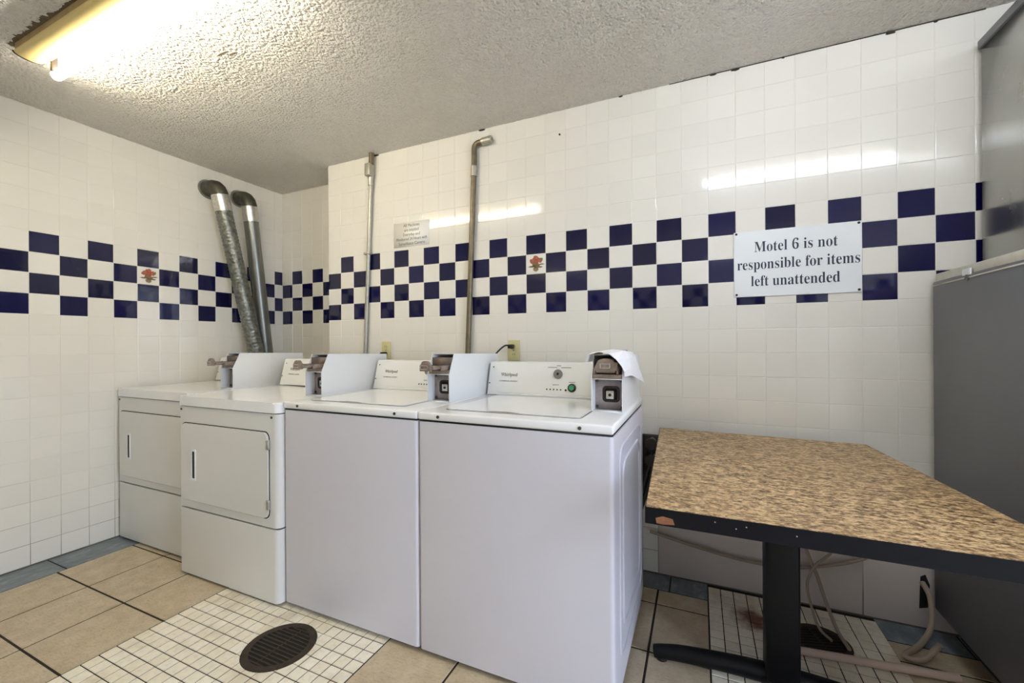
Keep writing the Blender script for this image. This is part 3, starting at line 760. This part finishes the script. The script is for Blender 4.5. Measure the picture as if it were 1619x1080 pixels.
# ------------------------------------------------------------------ speckled table
TO = Vector((2.497, -.552, 0)); zt = .695
tb = thing('pedestal_table', 'speckled brown table with black edge on a black pedestal', 'table', TO)
quad = [(2.149, -1.030), (2.916, -1.030), (2.848, -.078), (2.103, -.037)]
quad = [(x-TO.x, y-TO.y) for x, y in quad]
shrink = lambda q, d: [(x + (d if x < 0 else -d), y + (d if y < 0 else -d)) for x, y in q]
bb = bmesh.new(); prism(bb, shrink(quad, .002), 'z', zt-.034, zt); bm_obj('table_top', bb, 'speckled_laminate', tb, smooth=False)
bb = bmesh.new(); ring_prism(bb, quad, shrink(quad, .0025), 'z', zt-.040, zt-.0012)
eb = bm_obj('edge_band', bb, 'table_black', tb, smooth=False)
hx, hy0 = -quad[0][0], quad[0][1]
bb = bmesh.new(); prism(bb, [(-hx+.024, zt-.024), (-hx+.040, zt-.018), (-hx+.062, zt-.021), (-hx+.066, zt-.034), (-hx+.040, zt-.037), (-hx+.026, zt-.036)], 'y', hy0-.0006, hy0+.003); bm_obj('edge_chip', bb, 'chip_board', eb)
for x, z in ((.150, .012), (.192, .020), (.212, .013), (.305, .016)): bm_obj('edge_chip', box(-hx+x, -hx+x+.0022, hy0-.0006, hy0+.003, zt-z-.002, zt-z), 'rim_cream', eb)
bm_obj('sub_frame', box(-.20, .20, -.20, .20, zt-.050, zt-.036), 'cast_black', tb)
bm_obj('column', box(-.045, .045, -.045, .045, .045, zt-.04, .012, 3), 'cast_black', tb)
for s in (-1, 1):
    bb = bmesh.new()
    tube(bb, catmull([(s*.02, 0, .050), (s*.15, 0, .046), (s*.28, 0, .036), (s*.345, 0, .026), (s*.375, 0, .020)], 5), [.030-.010*k/20 for k in range(21)], 14)
    for v in bb.verts: v.co.z = max(v.co.z, .004)
    bm_obj('base_arm', bb, 'cast_black', tb)
    bm_obj('foot_pad', cyl((s*.35, 0, 0), (s*.35, 0, .012), .018, 12), 'black_rubber', tb)

# ------------------------------------------------------------------ grey cabinets at the right
cb = thing('metal_cabinet', 'tall dark grey metal cabinet on the floor right of the table', 'cabinet', (3.45, -.40, 0))
x0, x1, y0, y1 = 3.058-3.45, 3.90-3.45, -1.00+.40, -.030+.40  # unseen front drawn deeper, to keep doorway light from under the table
bm_obj('body', box(x0, x1, y0, y1, .10, 1.303, .006, 2), 'cabinet_grey', cb)
bm_obj('kick_base', box(x0+.06, x1-.05, y0+.06, y1-.03, .02, .105), 'shadow_black', cb)
for x in (x0+.10, x1-.10):
    for y in (y0+.10, y1-.08): bm_obj('leg', cyl((x, y, 0), (x, y, .03), .022, 12), 'galvanised', cb)
bm_obj('top_rim', box(x0+.006, x1-.006, y0+.006, y1-.006, 1.302, 1.332, .004), 'rim_cream', cb)
bm_obj('screw', cyl((x0-.004, -.255+.40, 1.289), (x0+.001, -.255+.40, 1.289), .010, 12), 'chrome', cb)
bm_obj('bracket', box(x0-.003, x0+.002, -.272+.40, -.228+.40, 1.297, 1.318, .001, 1), 'sign_white', cb)
bb = bmesh.new(); prism(bb, [(y1-.01, 1.286), (y0+.02, 1.291), (y0+.02, 1.297), (y1-.01, 1.290)], 'x', x0-.0015, x0+.001); bm_obj('sealant_bead', bb, 'rim_cream', cb)
bm_obj('door', box(x0+.02, x1-.02, y0-.03, y0-.002, .16, 1.27, .01), 'cabinet_grey', cb)
cu = thing('metal_cabinet', 'brushed stainless steel cabinet stacked on top of the dark grey one', 'cabinet', (3.50, -.36, 1.3325))
hx0, hx1, hy0_, hy1_ = 3.196-3.50, 3.83-3.50, -.70+.36, -.022+.36
bm_obj('body', box(hx0, hx1, hy0_, hy1_, .0, .800, .004, 2), 'stainless', cu)
bm_obj('top_lid', box(hx0-.008, hx1+.008, hy0_-.008, hy1_+.002, .796, .826, .003), 'cabinet_grey', cu)
bm_obj('front_panel', box(hx0+.02, hx1-.02, hy0_-.012, hy0_+.001, .04, .76, .004), 'stainless', cu)

# ------------------------------------------------------------------ hoses and pipe under the table, valves beside the washer
def hose(name, label, cat, path, r, mat, k=8):
    o = bm_obj(name, tube(bmesh.new(), [Vector(p)-Vector(path[0]) for p in catmull(path, k)], r, 10), mat, loc=path[0])
    return tag(o, label, cat)
hose('drain_hose', 'thin brown hose sagging along the wall behind the table pedestal', 'hose', [(2.055, -.028, .205), (2.25, -.03, .172), (2.45, -.033, .150), (2.62, -.033, .158), (2.78, -.03, .205), (2.86, -.03, .245)], .0065, 'hose_beige')
hose('drain_hose', 'beige hose hanging from behind the table down into the floor drain', 'hose', [(2.645, -.022, .40), (2.659, -.045, .256), (2.692, -.062, .16), (2.718, -.08, .066), (2.733, -.165, .014), (2.744, -.262, .011)], .0065, 'hose_beige')
hose('drain_hose', 'thinner beige hose crossing the hanging one beside the pedestal', 'hose', [(2.775, -.05, .36), (2.741, -.065, .261), (2.682, -.085, .202), (2.655, -.09, .127), (2.668, -.105, .040), (2.676, -.177, .012), (2.700, -.232, .009)], .0050, 'hose_beige')
hose('drain_hose', 'thick beige hose curving out of the wall beside the dark cabinet', 'hose', [(3.032, -.010, .178), (3.036, -.06, .145), (3.022, -.10, .065), (2.973, -.154, .022), (2.905, -.225, .012), (2.945, -.240, .018), (2.984, -.214, .040), (3.001, -.217, .070)], .0090, 'hose_beige', 10)
hose('plastic_pipe', 'pale plastic pipe lying on the floor behind the pedestal', 'pipe', [(2.48, -.355, .0135), (2.75, -.320, .0135), (3.02, -.285, .0135)], .0130, 'pvc')
b = bmesh.new(); prism(b, [(3.026, .075), (3.054, .085), (3.056, .17), (3.044, .205), (3.030, .195)], 'y', -.0032, -.0004)
tag(bm_obj('pipe_opening', b, 'shadow_black', wall_back), 'dark ragged hole in the wall tile')
# water valves and hoses in the gap between washer and table
t = thing('water_valve', 'dark water valve with black hoses on the wall between washer and table', 'valve', (2.075, -.005, .60))
bm_obj('valve_box', box(-.055, .030, -.03, .004, -.15, .055, .006), 'dark_metal', t)
for z in (.030, -.045):
    bm_obj('valve_body', cyl((-.005, -.03, z), (-.005, -.09, z), .017, 12), 'galvanised', t)
    bm_obj('valve_handle', cyl((-.005, -.09, z), (-.005, -.105, z), .026, 10), 'dark_metal', t)
    bm_obj('hose', tube(bmesh.new(), catmull([(-.005, -.07, z-.012), (-.010, -.075, z-.07), (-.030, -.085, z-.15), (-.060, -.10, z-.25), (-.09, -.12, z-.35)], 6), .011, 10), 'black_rubber', t)

# ------------------------------------------------------------------ fluorescent strip lights on the ceiling
def strip_light(label, xa, xb, lamp):
    t = thing('strip_light', label, 'light', ((xa+xb)/2, -1.30, ZC), 0, 'fluorescent strip lights'); h = (xb-xa)/2
    prof = [(-.060, -.0005), (-.060, -.030), (.028, -.030), (.028, -.0005)]
    bb = bmesh.new(); prism(bb, prof, 'x', -h, h); bm_obj('housing', bb, 'fixture_side', t, smooth=False)
    arc = [(-.062, -.028)] + [(-.020+.042*math.cos(a), -.030-.014*math.sin(a)) for a in [math.pi-math.pi*k/12 for k in range(13)]] + [(.022, -.028)]
    bb = bmesh.new(); prism(bb, arc, 'x', -h-.004, h+.004); bm_obj('cover', bb, 'fixture_cream', t)
    for s in (-1, 1):
        bb = bmesh.new(); big = [(-.020+(y+.020)*1.06, -.030+(z+.030)*1.08) for y, z in arc]; prism(bb, big, 'x', s*(h+.004), s*(h+.010)); bm_obj('end_cap', bb, 'soot', t)
        bm_obj('lamp_holder', box(s*(h-.035)-.008, s*(h-.035)+.008, .0285, .048, -.066, -.0005, .003), 'dark_metal', t)
    bm_obj('lit_tube', tube(bmesh.new(), [(-h-.004, .056, -.064), (-h+.004, .056, -.064), (h-.004, .056, -.064), (h+.004, .056, -.064)], [.013, .019, .019, .013], 20), lamp, t)
strip_light('lit fluorescent strip light at the upper left of the ceiling', -.185, 1.035, 'lit_tube_warm')
strip_light('lit fluorescent strip light overhead toward the cabinets, mirrored in the tiles', 2.32, 3.54, 'lit_tube_cool')
# soot smudge on the ceiling along the first fixture
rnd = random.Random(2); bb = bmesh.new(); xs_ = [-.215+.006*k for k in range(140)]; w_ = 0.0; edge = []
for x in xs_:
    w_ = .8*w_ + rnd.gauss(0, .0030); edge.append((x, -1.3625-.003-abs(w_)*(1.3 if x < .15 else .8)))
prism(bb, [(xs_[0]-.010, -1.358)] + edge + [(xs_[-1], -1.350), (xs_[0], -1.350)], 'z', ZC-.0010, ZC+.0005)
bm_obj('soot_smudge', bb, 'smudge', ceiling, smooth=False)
for cx, cy, w_ in ((.485, -.985, .05), (.53, -.968, .035), (.26, -1.12, .012)):
    bb = bmesh.new(); prism(bb, [(cx+w_*math.cos(2*math.pi*k/10)*rnd.uniform(.6, 1), cy+.0045*math.sin(2*math.pi*k/10)*rnd.uniform(.5, 1)) for k in range(10)], 'z', ZC-.0012, ZC+.0005)
    bm_obj('plaster_scuff', bb, 'smudge', ceiling, smooth=False)
